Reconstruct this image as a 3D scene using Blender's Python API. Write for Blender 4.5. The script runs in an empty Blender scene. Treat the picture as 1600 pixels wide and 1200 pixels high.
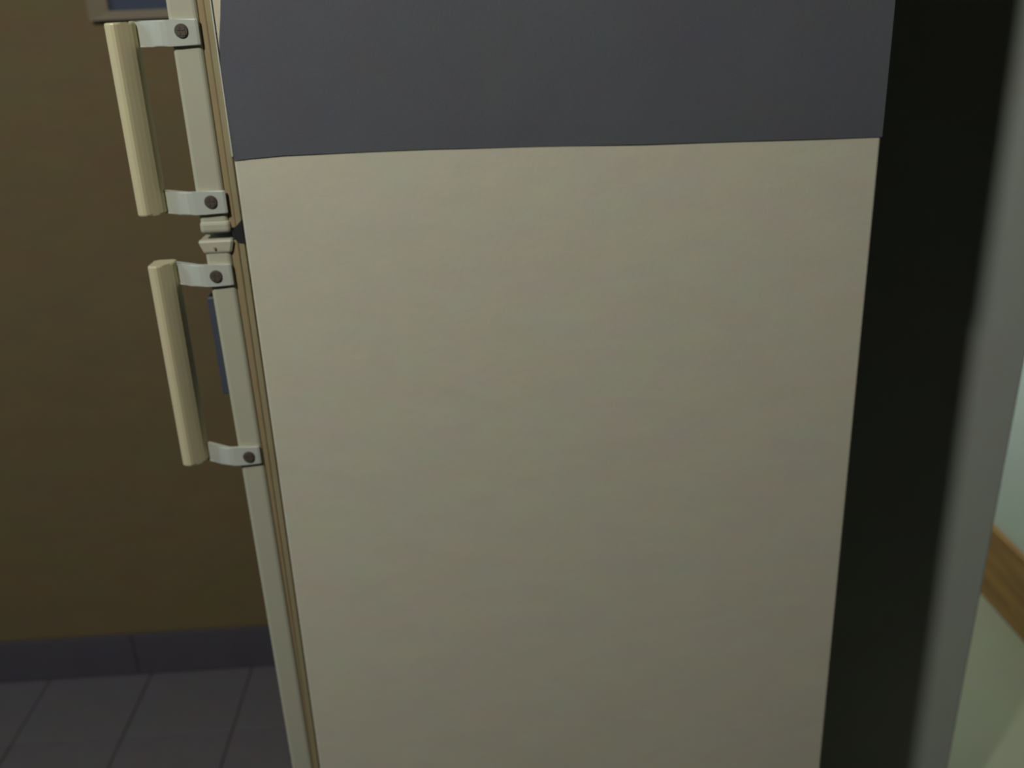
import bpy, bmesh, math, random
from mathutils import Matrix, Vector

random.seed(4)
scene = bpy.context.scene
col = scene.collection

# ------------------------------------------------------------------ camera
cam_data = bpy.data.cameras.new('camera')
cam_data.sensor_width = 36.0
cam_data.lens = 1527.0 / 1600.0 * 36.0
cam_data.clip_start = 0.02
cam_data.dof.use_dof = True
cam_data.dof.focus_distance = 0.70
cam_data.dof.aperture_fstop = 5.6
cam = bpy.data.objects.new('camera', cam_data)
col.objects.link(cam)
right = Vector((0.99803505, -0.04863504, -0.03950534))
down = Vector((-0.05453135, -0.36366641, -0.92993176))
fwd = Vector((0.03086051, 0.93025877, -0.36560396))
cam.matrix_world = Matrix(((right.x, -down.x, -fwd.x, 0.0),
                           (right.y, -down.y, -fwd.y, -0.86),
                           (right.z, -down.z, -fwd.z, 1.32),
                           (0, 0, 0, 1)))
scene.camera = cam

# ------------------------------------------------------------------ light
scene.view_settings.view_transform = 'Standard'
scene.view_settings.look = 'None'
scene.view_settings.gamma = 1.0
scene.view_settings.exposure = 0.0
scene.view_settings.use_curve_mapping = False

world = bpy.data.worlds.new('world')
scene.world = world
world.use_nodes = True
world.node_tree.nodes['Background'].inputs[0].default_value = (0.9, 0.95, 1.0, 1)
world.node_tree.nodes['Background'].inputs[1].default_value = 0.004

def point(name, loc, power, colour, radius):
    d = bpy.data.lights.new(name, 'POINT')
    d.energy = power; d.color = colour; d.shadow_soft_size = radius
    o = bpy.data.objects.new(name, d); o.location = loc; col.objects.link(o)
    return o

point('ceiling_lamp', (-0.65, -1.10, 2.25), 62.0, (1.0, 1.0, 0.97), 0.045)
point('hall_fill_light', (0.66, 1.55, 1.20), 25.0, (0.93, 1.0, 0.97), 0.05)  # unseen light added to brighten the hall wall and floor
# weak cool area light added far off to the left, its source unseen
wd = bpy.data.lights.new('cool_side_light', 'AREA')
wd.shape = 'RECTANGLE'; wd.size = 0.7; wd.size_y = 0.9
wd.energy = 13.0; wd.color = (0.60, 0.82, 1.0)
wo = bpy.data.objects.new('cool_side_light', wd)
wo.location = (-2.6, -0.5, 2.05)
wo.rotation_euler = (Vector((-0.3, 0.1, 1.2)) - Vector(wo.location)).to_track_quat('-Z', 'Y').to_euler()
col.objects.link(wo)

# ------------------------------------------------------------------ materials
def mat(name, rgb, rough=0.5, metal=0.0, mottle=0.05, scale=9.0, bump=0.0, bump_scale=120.0,
        spec=0.4, stretch=(1, 1, 1), blotch=None):
    m = bpy.data.materials.new(name); m.use_nodes = True
    nt = m.node_tree; b = nt.nodes['Principled BSDF']
    b.inputs['Roughness'].default_value = rough
    b.inputs['Metallic'].default_value = metal
    b.inputs['Specular IOR Level'].default_value = spec
    tc = nt.nodes.new('ShaderNodeTexCoord')
    mp = nt.nodes.new('ShaderNodeMapping'); mp.inputs['Scale'].default_value = stretch
    nt.links.new(tc.outputs['Object'], mp.inputs['Vector'])
    n = nt.nodes.new('ShaderNodeTexNoise'); n.inputs['Scale'].default_value = scale
    n.inputs['Detail'].default_value = 7.0; n.inputs['Roughness'].default_value = 0.72
    nt.links.new(mp.outputs['Vector'], n.inputs['Vector'])
    # per-channel variation: centre the noise colour on 1 and scale it by the mottle amount
    mx = nt.nodes.new('ShaderNodeVectorMath'); mx.operation = 'SUBTRACT'
    mx.inputs[1].default_value = (0.5, 0.5, 0.5)
    nt.links.new(n.outputs['Color'], mx.inputs[0])
    sc_ = nt.nodes.new('ShaderNodeVectorMath'); sc_.operation = 'SCALE'
    sc_.inputs['Scale'].default_value = mottle * 4
    nt.links.new(mx.outputs[0], sc_.inputs[0])
    ad = nt.nodes.new('ShaderNodeVectorMath'); ad.operation = 'ADD'
    ad.inputs[1].default_value = (1, 1, 1)
    nt.links.new(sc_.outputs[0], ad.inputs[0])
    ml = nt.nodes.new('ShaderNodeVectorMath'); ml.operation = 'MULTIPLY'
    ml.inputs[1].default_value = rgb
    nt.links.new(ad.outputs[0], ml.inputs[0])
    nt.links.new(ml.outputs[0], b.inputs['Base Color'])
    if bump:
        n2 = nt.nodes.new('ShaderNodeTexNoise'); n2.inputs['Scale'].default_value = bump_scale
        nt.links.new(tc.outputs['Object'], n2.inputs['Vector'])
        bp = nt.nodes.new('ShaderNodeBump'); bp.inputs['Strength'].default_value = bump
        bp.inputs['Distance'].default_value = 0.002
        nt.links.new(n2.outputs['Fac'], bp.inputs['Height'])
        nt.links.new(bp.outputs['Normal'], b.inputs['Normal'])
    return m

def wood(name, dark, light):
    m = bpy.data.materials.new(name); m.use_nodes = True
    nt = m.node_tree; b = nt.nodes['Principled BSDF']
    b.inputs['Roughness'].default_value = 0.5
    tc = nt.nodes.new('ShaderNodeTexCoord')
    mp = nt.nodes.new('ShaderNodeMapping'); mp.inputs['Scale'].default_value = (6, 1.2, 30)
    nt.links.new(tc.outputs['Object'], mp.inputs['Vector'])
    n = nt.nodes.new('ShaderNodeTexNoise'); n.inputs['Scale'].default_value = 3.0
    n.inputs['Detail'].default_value = 6.0; n.inputs['Distortion'].default_value = 0.6
    nt.links.new(mp.outputs['Vector'], n.inputs['Vector'])
    r = nt.nodes.new('ShaderNodeValToRGB')
    r.color_ramp.elements[0].position = 0.3; r.color_ramp.elements[0].color = dark + (1,)
    r.color_ramp.elements[1].position = 0.7; r.color_ramp.elements[1].color = light + (1,)
    nt.links.new(n.outputs['Fac'], r.inputs['Fac'])
    nt.links.new(r.outputs['Color'], b.inputs['Base Color'])
    return m

M = dict(
    side=mat('cream_enamel', (0.660, 0.615, 0.455), 0.45, mottle=0.065, scale=20, stretch=(1, 1, 2.2), bump=0.06, bump_scale=260),
    door=mat('cream_door_enamel', (0.51, 0.49, 0.35), 0.42, mottle=0.035, scale=22),
    plastic=mat('white_plastic', (0.54, 0.555, 0.46), 0.3, mottle=0.03, scale=40),
    grip=mat('yellowed_plastic', (0.66, 0.575, 0.34), 0.4, mottle=0.05, scale=30),
    gasket=mat('tan_rubber', (0.36, 0.275, 0.14), 0.6, mottle=0.10, scale=25),
    frame=mat('olive_cream_enamel', (0.34, 0.285, 0.155), 0.5, mottle=0.06, scale=25),
    dark=mat('black_feet_gap_shade', (0.02, 0.022, 0.018), 0.8, mottle=0.05),  # black for the feet; also stands in for shade in the hinge gap
    screw=mat('dull_screw_metal', (0.12, 0.095, 0.07), 0.55, metal=0.3, mottle=0.08, scale=200),
    glint=mat('pale_edge_glint', (0.62, 0.63, 0.52), 0.3, metal=0.0, mottle=0.02),  # pale colour stands in for the glint on the trim edge
    sheet=mat('slate_sheet', (0.120, 0.122, 0.130), 0.75, mottle=0.07, scale=16, bump=0.07, bump_scale=400, spec=0.2),
    brown=mat('brown_wall_paint', (0.195, 0.137, 0.063), 0.8, mottle=0.11, scale=8, bump=0.2, bump_scale=150, stretch=(1, 1, 2.5), spec=0.2),
    pier=mat('grey_green_paint', (0.50, 0.54, 0.45), 0.8, mottle=0.05, scale=9, bump=0.15, spec=0.2),
    hall=mat('pale_wall_paint', (0.62, 0.70, 0.62), 0.8, mottle=0.04, scale=8, bump=0.1, spec=0.2),
    tile=mat('dark_floor_tile', (0.158, 0.138, 0.138), 0.55, mottle=0.12, scale=11, spec=0.3),
    skirt=mat('dark_skirting_tile', (0.10, 0.085, 0.095), 0.55, mottle=0.10, scale=11, spec=0.3),
    grout=mat('black_grout', (0.03, 0.028, 0.026), 0.9, mottle=0.1),
    beige=mat('beige_floor', (0.36, 0.37, 0.26), 0.6, mottle=0.05, scale=8),
    wood=wood('brown_wood', (0.23, 0.115, 0.034), (0.48, 0.26, 0.075)),
    blue=mat('dark_blue_panel', (0.052, 0.062, 0.095), 0.6, mottle=0.06),
    picframe=mat('brown_frame_wood', (0.23, 0.175, 0.105), 0.6, mottle=0.06),
    magnet=mat('dark_blue_plastic', (0.07, 0.080, 0.098), 0.5, mottle=0.04),
    coil=mat('black_condenser_metal', (0.03, 0.03, 0.03), 0.6, mottle=0.05),
)

# ------------------------------------------------------------------ helpers
def link(name, bm, m, parent=None, smooth=False):
    me = bpy.data.meshes.new(name)
    bmesh.ops.recalc_face_normals(bm, faces=bm.faces[:])
    bm.to_mesh(me); bm.free()
    me.materials.append(m)
    if smooth:
        for p in me.polygons: p.use_smooth = True
    o = bpy.data.objects.new(name, me); col.objects.link(o)
    if parent is not None: o.parent = parent
    return o

def box_bm(x0, x1, y0, y1, z0, z1, bevel=0.0, seg=2):
    bm = bmesh.new()
    bmesh.ops.create_cube(bm, size=1.0)
    for v in bm.verts:
        v.co = Vector((x0 if v.co.x < 0 else x1, y0 if v.co.y < 0 else y1, z0 if v.co.z < 0 else z1))
    if bevel:
        bmesh.ops.bevel(bm, geom=bm.edges[:], offset=bevel, segments=seg, profile=0.5, affect='EDGES')
    return bm

def prism_bm(profile, z0, z1, bevel=0.0):
    """profile: XY outline extruded along Z."""
    bm = bmesh.new()
    a = [bm.verts.new((x, y, z0)) for x, y in profile]
    b = [bm.verts.new((x, y, z1)) for x, y in profile]
    n = len(profile)
    ends = [bm.faces.new(a[::-1]), bm.faces.new(b)]
    for i in range(n):
        bm.faces.new((a[i], a[(i + 1) % n], b[(i + 1) % n], b[i]))
    if bevel:
        es = list({e for f in ends for e in f.edges})
        bmesh.ops.bevel(bm, geom=es, offset=bevel, segments=2, profile=0.5, affect='EDGES')
    return bm

def empty(name, loc=(0, 0, 0)):
    o = bpy.data.objects.new(name, None); o.empty_display_size = 0.05
    o.location = loc; col.objects.link(o)
    return o

def tag(o, label, cat, group=None):
    o['label'] = label; o['category'] = cat
    if group: o['group'] = group
    return o

def structure(o):
    o['kind'] = 'structure'
    return o

# ------------------------------------------------------------------ setting
WALL_Y = 0.92
X_CORNER = 0.40          # the grey wall starts here, hidden behind the fridge
# kitchen floor: grout bed + individual tiles
floor = structure(link('floor', box_bm(-1.85, 0.74, -1.9, WALL_Y + 0.02, -0.06, -0.004), M['grout']))
J = 0.0022
xs = [-0.7445 + 0.2155 * k for k in range(-5, 8)]
ys = [0.715 - 0.2155 * k for k in range(0, 12)]
cell_cache = {}
def tile(x0, x1, y0, y1, parent, m, z0=-0.006, z1=0.0, name='tile'):
    key = (round(x1 - x0, 4), round(y1 - y0, 4), round(z1 - z0, 4), m.name)
    cx, cy = (x0 + x1) / 2, (y0 + y1) / 2
    if key not in cell_cache:
        w, d = (x1 - x0) / 2 - J / 2, (y1 - y0) / 2 - J / 2
        bm = box_bm(-w, w, -d, d, 0, z1 - z0)
        tops = [e for e in bm.edges if all(v.co.z > 1e-4 for v in e.verts)]
        bmesh.ops.bevel(bm, geom=tops, offset=0.0008, segments=1, profile=0.5, affect='EDGES')
        o = link(name, bm, m, parent)
        cell_cache[key] = o.data
    else:
        o = bpy.data.objects.new(name, cell_cache[key]); col.objects.link(o); o.parent = parent
    o.location = (cx, cy, z0)
    return o
rows = [(WALL_Y, ys[0])] + [(ys[i], ys[i + 1]) for i in range(len(ys) - 1)]
for i in range(len(xs) - 1):
    xe = min(xs[i + 1], 0.70)
    if xe - xs[i] < 0.03: continue
    for (yb, ya) in rows:
        tile(xs[i], xe, ya, yb, floor, M['tile'], z0=-0.006, z1=random.choice((0.0, -0.0004, 0.0003)))

structure(link('floor', box_bm(0.70, 1.20, -0.4, 3.2, -0.05, 0.0), M['beige']))

structure(link('wall_back', box_bm(-1.85, 0.42, WALL_Y, WALL_Y + 0.12, 0, 2.5), M['brown']))

# grey wall end beside the fridge; its outer edge leans a touch
def pier_bm():
    bm = bmesh.new()
    z0, z1 = 0.0, 2.5
    xr = lambda z: 0.6845 + 0.0255 * z
    lo = [(X_CORNER, 0.30), (xr(z0), 0.30), (xr(z0), WALL_Y + 0.12), (X_CORNER, WALL_Y + 0.12)]
    hi = [(X_CORNER, 0.30), (xr(z1), 0.30), (xr(z1), WALL_Y + 0.12), (X_CORNER, WALL_Y + 0.12)]
    a = [bm.verts.new((x, y, z0)) for x, y in lo]; b = [bm.verts.new((x, y, z1)) for x, y in hi]
    bm.faces.new(a[::-1]); bm.faces.new(b)
    for i in range(4): bm.faces.new((a[i], a[(i + 1) % 4], b[(i + 1) % 4], b[i]))
    es = [e for e in bm.edges if abs(e.verts[0].co.z - e.verts[1].co.z) > 1]
    bmesh.ops.bevel(bm, geom=es, offset=0.003, segments=2, profile=0.5, affect='EDGES')
    return bm
structure(link('wall_partition', pier_bm(), M['pier']))
HX = 1.1256
structure(link('wall_right', box_bm(HX + 0.012, HX + 0.12, 0.35, 3.2, 0, 2.5), M['hall']))
structure(link('baseboard_right', box_bm(HX, HX + 0.014, 0.35, 3.2, 0.0, 0.175, bevel=0.003), M['wood']))
structure(link('wall_far', box_bm(0.5, 1.25, 3.2, 3.3, 0, 2.5), M['hall']))

# tiled skirting on the brown wall
skirting = structure(link('baseboard_back', box_bm(-1.85, X_CORNER, WALL_Y - 0.004, WALL_Y + 0.001, 0, 0.098), M['grout']))
base = -0.770
prev = None
for k in range(-3, 4):
    x0, x1 = base + 0.33 * k, base + 0.33 * (k + 1)
    x1 = min(x1, X_CORNER)
    if x1 - x0 < 0.05: continue
    if prev is None or abs((x1 - x0) - 0.33) > 1e-4:
        w = (x1 - x0) / 2 - 0.0006
        t = link('tile', box_bm(-w, w, -0.011, -0.004, 0.002, 0.100, bevel=0.0015), M['skirt'], skirting)
        if prev is None: prev = t
    else:
        t = bpy.data.objects.new('tile', prev.data); col.objects.link(t); t.parent = skirting
    t.location = ((x0 + x1) / 2, WALL_Y, 0)

# ------------------------------------------------------------------ fridge
XF, XB, YD = -0.2015, 0.361, 0.55      # front and back of cabinet, its width
ZB, ZT = 0.045, 1.70
Z_SPLIT_U, Z_SPLIT_L = 1.1392, 1.1338
fridge = empty('refrigerator', (0.08, 0.275, 0.0))
tag(fridge, 'tall cream two-door refrigerator seen from its side, with white handles', 'refrigerator')
O = Vector(fridge.location)
def fpart(name, bm, m, parent=None, smooth=False):
    """geometry is given in world coordinates; shift it under the fridge's empty"""
    bmesh.ops.translate(bm, verts=bm.verts[:], vec=-O)
    return link(name, bm, m, parent or fridge, smooth)

fpart('cabinet', box_bm(XF, XB, 0.0, YD, ZB, ZT, bevel=0.0018), M['side'])
fpart('front_frame', box_bm(XF - 0.0065, XF - 0.0012, 0.0015, YD - 0.0015, ZB + 0.01, ZT - 0.01, bevel=0.001), M['frame'])
bm = bmesh.new()
wedge = [(-0.2120, 1.1395), (-0.2095, 1.1430), (XF - 0.0008, 1.1500), (XF - 0.0008, 1.1290), (-0.2075, 1.1300), (-0.2120, 1.1345)]
wa = [bm.verts.new((x, 0.0006, z)) for x, z in wedge]; wb = [bm.verts.new((x, 0.05, z)) for x, z in wedge]
bm.faces.new(wa); bm.faces.new(wb[::-1])
for i in range(6): bm.faces.new((wa[i], wa[(i + 1) % 6], wb[(i + 1) % 6], wb[i]))
fpart('hinge_gap_shade', bm, M['dark'])  # solid black wedge drawn as the shade in the gap between the doors
fpart('glint_strip', box_bm(XF - 0.0009, XF + 0.0001, -0.0016, 0.004, 1.205, ZT - 0.02), M['glint'])  # thin trim edge, coloured pale to give its glint
for fx in (-0.17, 0.33):
    for fy in (0.04, 0.51):
        bm = bmesh.new()
        bmesh.ops.create_cone(bm, cap_ends=True, segments=16, radius1=0.02, radius2=0.016, depth=ZB,
                              matrix=Matrix.Translation((fx, fy, ZB / 2)))
        fpart('foot', bm, M['dark'])
# condenser grille at the back
bm = bmesh.new()
for k in range(14):
    z = 0.25 + k * 0.09
    bmesh.ops.create_cone(bm, cap_ends=True, segments=8, radius1=0.003, radius2=0.003, depth=0.44,
                          matrix=Matrix.Translation((XB + 0.014, 0.275, z)) @ Matrix.Rotation(math.pi / 2, 4, 'X'))
for k in range(12):
    y = 0.07 + k * 0.0373
    bmesh.ops.create_cone(bm, cap_ends=True, segments=6, radius1=0.0012, radius2=0.0012, depth=1.22,
                          matrix=Matrix.Translation((XB + 0.018, y, 0.835)))
for z in (0.3, 1.35):
    for y in (0.08, 0.47):
        bmesh.ops.create_cube(bm, size=1, matrix=Matrix.Translation((XB + 0.007, y, z)) @ Matrix.Diagonal((0.016, 0.01, 0.02, 1)))
fpart('condenser_grille', bm, M['coil'])

def door_bm(front, back, z0, z1, shear, zref, bev=0.0035):
    bm = box_bm(front, back, 0.0, YD, z0, z1, bevel=bev, seg=3)
    for v in bm.verts: v.co.x += (zref - v.co.z) * shear
    return bm

# upper door
ud = fpart('door', door_bm(-0.2385, -0.2140, Z_SPLIT_U, ZT, 0.0, 1), M['door'])
fpart('gasket', box_bm(-0.2140, -0.2080, 0.0025, YD - 0.003, 1.1425, ZT - 0.006, bevel=0.0015), M['gasket'], ud)
bm = box_bm(-0.2392, -0.2125, -0.0015, YD, Z_SPLIT_U, 1.1505, bevel=0.0035, seg=3)
fpart('end_cap', bm, M['door'], ud)
# lower door hangs very slightly out of line
SH = 0.0110
ld = fpart('door', door_bm(-0.2385, -0.2160, 0.07, Z_SPLIT_L - 0.003, SH, 1.13), M['door'])
bm = box_bm(-0.2160, -0.2085, 0.0025, YD - 0.003, 0.08, 1.1300, bevel=0.0015)
for v in bm.verts:
    w = (v.co.x + 0.2160) / 0.0075
    v.co.x += (1.13 - v.co.z) * SH * (1 - w) + (1.13 - v.co.z) * 0.0015 * w
    if v.co.z > 1.1: v.co.z += 0.003 * w
fpart('gasket', bm, M['gasket'], ld)
# cap on the lower door: bulges forward, narrows downward
bm = prism_bm([(-0.2425, 0.0), (-0.2405, -0.0014), (-0.2140, -0.0014), (-0.2120, 0.0), (-0.2120, YD), (-0.2425, YD)], 1.1215, Z_SPLIT_L, 0.0022)
for v in bm.verts:
    if v.co.z < 1.127 and v.co.x < -0.23: v.co.x += 0.0030
    if v.co.z < 1.127 and v.co.x > -0.22: v.co.x -= 0.0022
fpart('end_cap', bm, M['door'], ld)
bm = bmesh.new()
bmesh.ops.create_cone(bm, cap_ends=True, segments=10, radius1=0.0013, radius2=0.0010, depth=0.0014,
                      matrix=Matrix.Translation((-0.2285, -0.0026, 1.1265)) @ Matrix.Rotation(math.pi / 2, 4, 'X'))
fpart('rivet', bm, M['gasket'], ld)

# handles: a vertical grip carried by two curved brackets screwed to the door's edge
def bracket_bm(xr, zc, h):
    outer = [(xr, -0.0003), (xr, -0.0022), (xr - 0.002, -0.0030), (-0.2320, -0.0034), (-0.2400, -0.0034),
             (-0.2450, -0.0028), (-0.2500, -0.0008), (-0.2550, 0.0024), (-0.2610, 0.0070), (-0.2680, 0.0130), (-0.2760, 0.0175)]
    inner = [(-0.2760, 0.0205), (-0.2650, 0.0160), (-0.2570, 0.0098), (-0.2500, 0.0040), (-0.2440, 0.0010), (-0.2400, -0.0003)]
    return prism_bm(outer + inner, zc - h / 2, zc + h / 2, 0.0010)
GRIP = [(-0.2902, 0.0010), (-0.2896, -0.0018), (-0.2875, -0.0036), (-0.2840, -0.0048), (-0.2812, -0.0048), (-0.2790, -0.0034), (-0.2760, -0.0006),
        (-0.2728, 0.0028), (-0.2702, 0.0062), (-0.2690, 0.0095), (-0.2690, 0.0185), (-0.2720, 0.0215), (-0.2860, 0.0215), (-0.2902, 0.0180)]
def handle(z_top, z_bot, brackets, dx):
    h = fpart('door_handle', prism_bm([(x + 0.0, y) for x, y in GRIP], z_bot, z_top, 0.0016), M['grip'])
    for (xr, zc, hh, xs_, zs_) in brackets:
        fpart('bracket', bracket_bm(xr, zc, hh), M['plastic'], h)
        bm = bmesh.new()
        R = Matrix.Rotation(math.pi / 2, 4, 'X')
        bmesh.ops.create_cone(bm, cap_ends=True, segments=24, radius1=0.0058, radius2=0.0050, depth=0.0016,
                              matrix=Matrix.Translation((xs_, -0.0040, zs_)) @ R)
        # cross recess cut as four raised quadrants
        for sx in (-1, 1):
            for sz in (-1, 1):
                bmesh.ops.create_cube(bm, size=1, matrix=Matrix.Translation((xs_ + sx * 0.0020, -0.0049, zs_ + sz * 0.0020))
                                      @ Matrix.Diagonal((0.0028, 0.0007, 0.0028, 1)))
        fpart('screw', bm, M['screw'], h)
    return h
handle(1.3155, 1.1575, [(-0.2144, 1.3058, 0.0205, -0.2282, 1.3071), (-0.2125, 1.1668, 0.0200, -0.2254, 1.1675)], 0)
handle(1.1135, 0.9170, [(-0.2165, 1.1022, 0.0200, -0.2308, 1.1014), (-0.2155, 0.9240, 0.0185, -0.2262, 0.9232)], 0)

# ------------------------------------------------------------------ things on the fridge
# dark sheet hanging from the top of the fridge over its side
def sheet_bm():
    bot = [(0.0, 1.2012), (0.02, 1.2022), (0.075, 1.2037), (0.30, 1.2031), (0.62, 1.1988), (1.0, 1.1954)]
    def zb(u):
        for (a, za), (b, zb_) in zip(bot, bot[1:]):
            if u <= b: return za + (zb_ - za) * (u - a) / (b - a)
        return bot[-1][1]
    def xl(z):
        return -0.2012 + 0.0085 * min(1, max(0, (z - 1.285) / 0.045)) ** 1.3
    NU, NV, NT = 40, 26, 5
    bm = bmesh.new(); grid = []
    for i in range(NU + 1):
        u = i / NU; rowv = []
        for j in range(NV + 1):
            v = j / NV
            z = zb(u) + (ZT + 0.002 - zb(u)) * v
            x0 = xl(z); x = x0 + (0.3618 - x0) * u
            y = -0.0007 - 0.0003 * math.sin(u * 9.0 + 1.0) * (1 - v) * u * (1 - u) * 4 - 0.0002 * math.sin(u * 23 + v * 5)
            if v == 0: y += 0.0002
            rowv.append(bm.verts.new((x, y, z)))
        for j in range(1, NT + 1):
            x0 = xl(ZT); x = x0 + (0.3618 - x0) * u
            rowv.append(bm.verts.new((x, -0.002 + 0.03 * j, ZT + 0.003)))
        grid.append(rowv)
    for i in range(NU):
        for j in range(NV + NT):
            bm.faces.new((grid[i][j], grid[i + 1][j], grid[i + 1][j + 1], grid[i][j + 1]))
    bmesh.ops.recalc_face_normals(bm, faces=bm.faces[:])
    bmesh.ops.solidify(bm, geom=bm.faces[:], thickness=-0.0004)
    return bm
s = link('cover_sheet', sheet_bm(), M['sheet'], smooth=False)
tag(s, 'dark slate-grey sheet covering the upper part of the refrigerator side', 'sheet')

bm = box_bm(-0.2445, -0.2372, 0.006, 0.075, 0.985, 1.080, bevel=0.0015)
for v in bm.verts: v.co.x += (1.03 - v.co.z) * SH
s = link('door_magnet', bm, M['magnet'])
tag(s, 'thin dark blue magnet on the front of the lower door behind its handle', 'magnet')

# ------------------------------------------------------------------ framed panel on the brown wall
pic = empty('framed_panel', (-0.43, WALL_Y, 1.315))
tag(pic, 'dark blue panel in a brown frame on the brown wall above the upper handle', 'picture frame')
P = Vector(pic.location)
X0, X1, Z0, Z1 = -0.618, -0.24, 1.315, 1.78
fl, fb = 0.033, 0.014
bm = bmesh.new()
outer = [(X0, Z0), (X1, Z0), (X1, Z1), (X0, Z1)]
inner = [(X0 + fl, Z0 + fb), (X1 - fl, Z0 + fb), (X1 - fl, Z1 - fl), (X0 + fl, Z1 - fl)]
def ring(pts, y): return [bm.verts.new((x, y, z)) for x, z in pts]
ob, of = ring(outer, WALL_Y), ring(outer, WALL_Y - 0.016)
inf, inb = ring(inner, WALL_Y - 0.012), ring(inner, WALL_Y)
for i in range(4):
    j = (i + 1) % 4
    bm.faces.new((ob[i], ob[j], of[j], of[i])); bm.faces.new((of[i], of[j], inf[j], inf[i]))
    bm.faces.new((inf[i], inf[j], inb[j], inb[i])); bm.faces.new((inb[i], inb[j], ob[j], ob[i]))
bmesh.ops.translate(bm, verts=bm.verts[:], vec=-P)
link('frame', bm, M['picframe'], pic)
bm = box_bm(X0 + fl, X1 - fl, WALL_Y - 0.006, WALL_Y - 0.001, Z0 + fb, Z1 - fl)
bmesh.ops.translate(bm, verts=bm.verts[:], vec=-P)
link('panel', bm, M['blue'], pic)
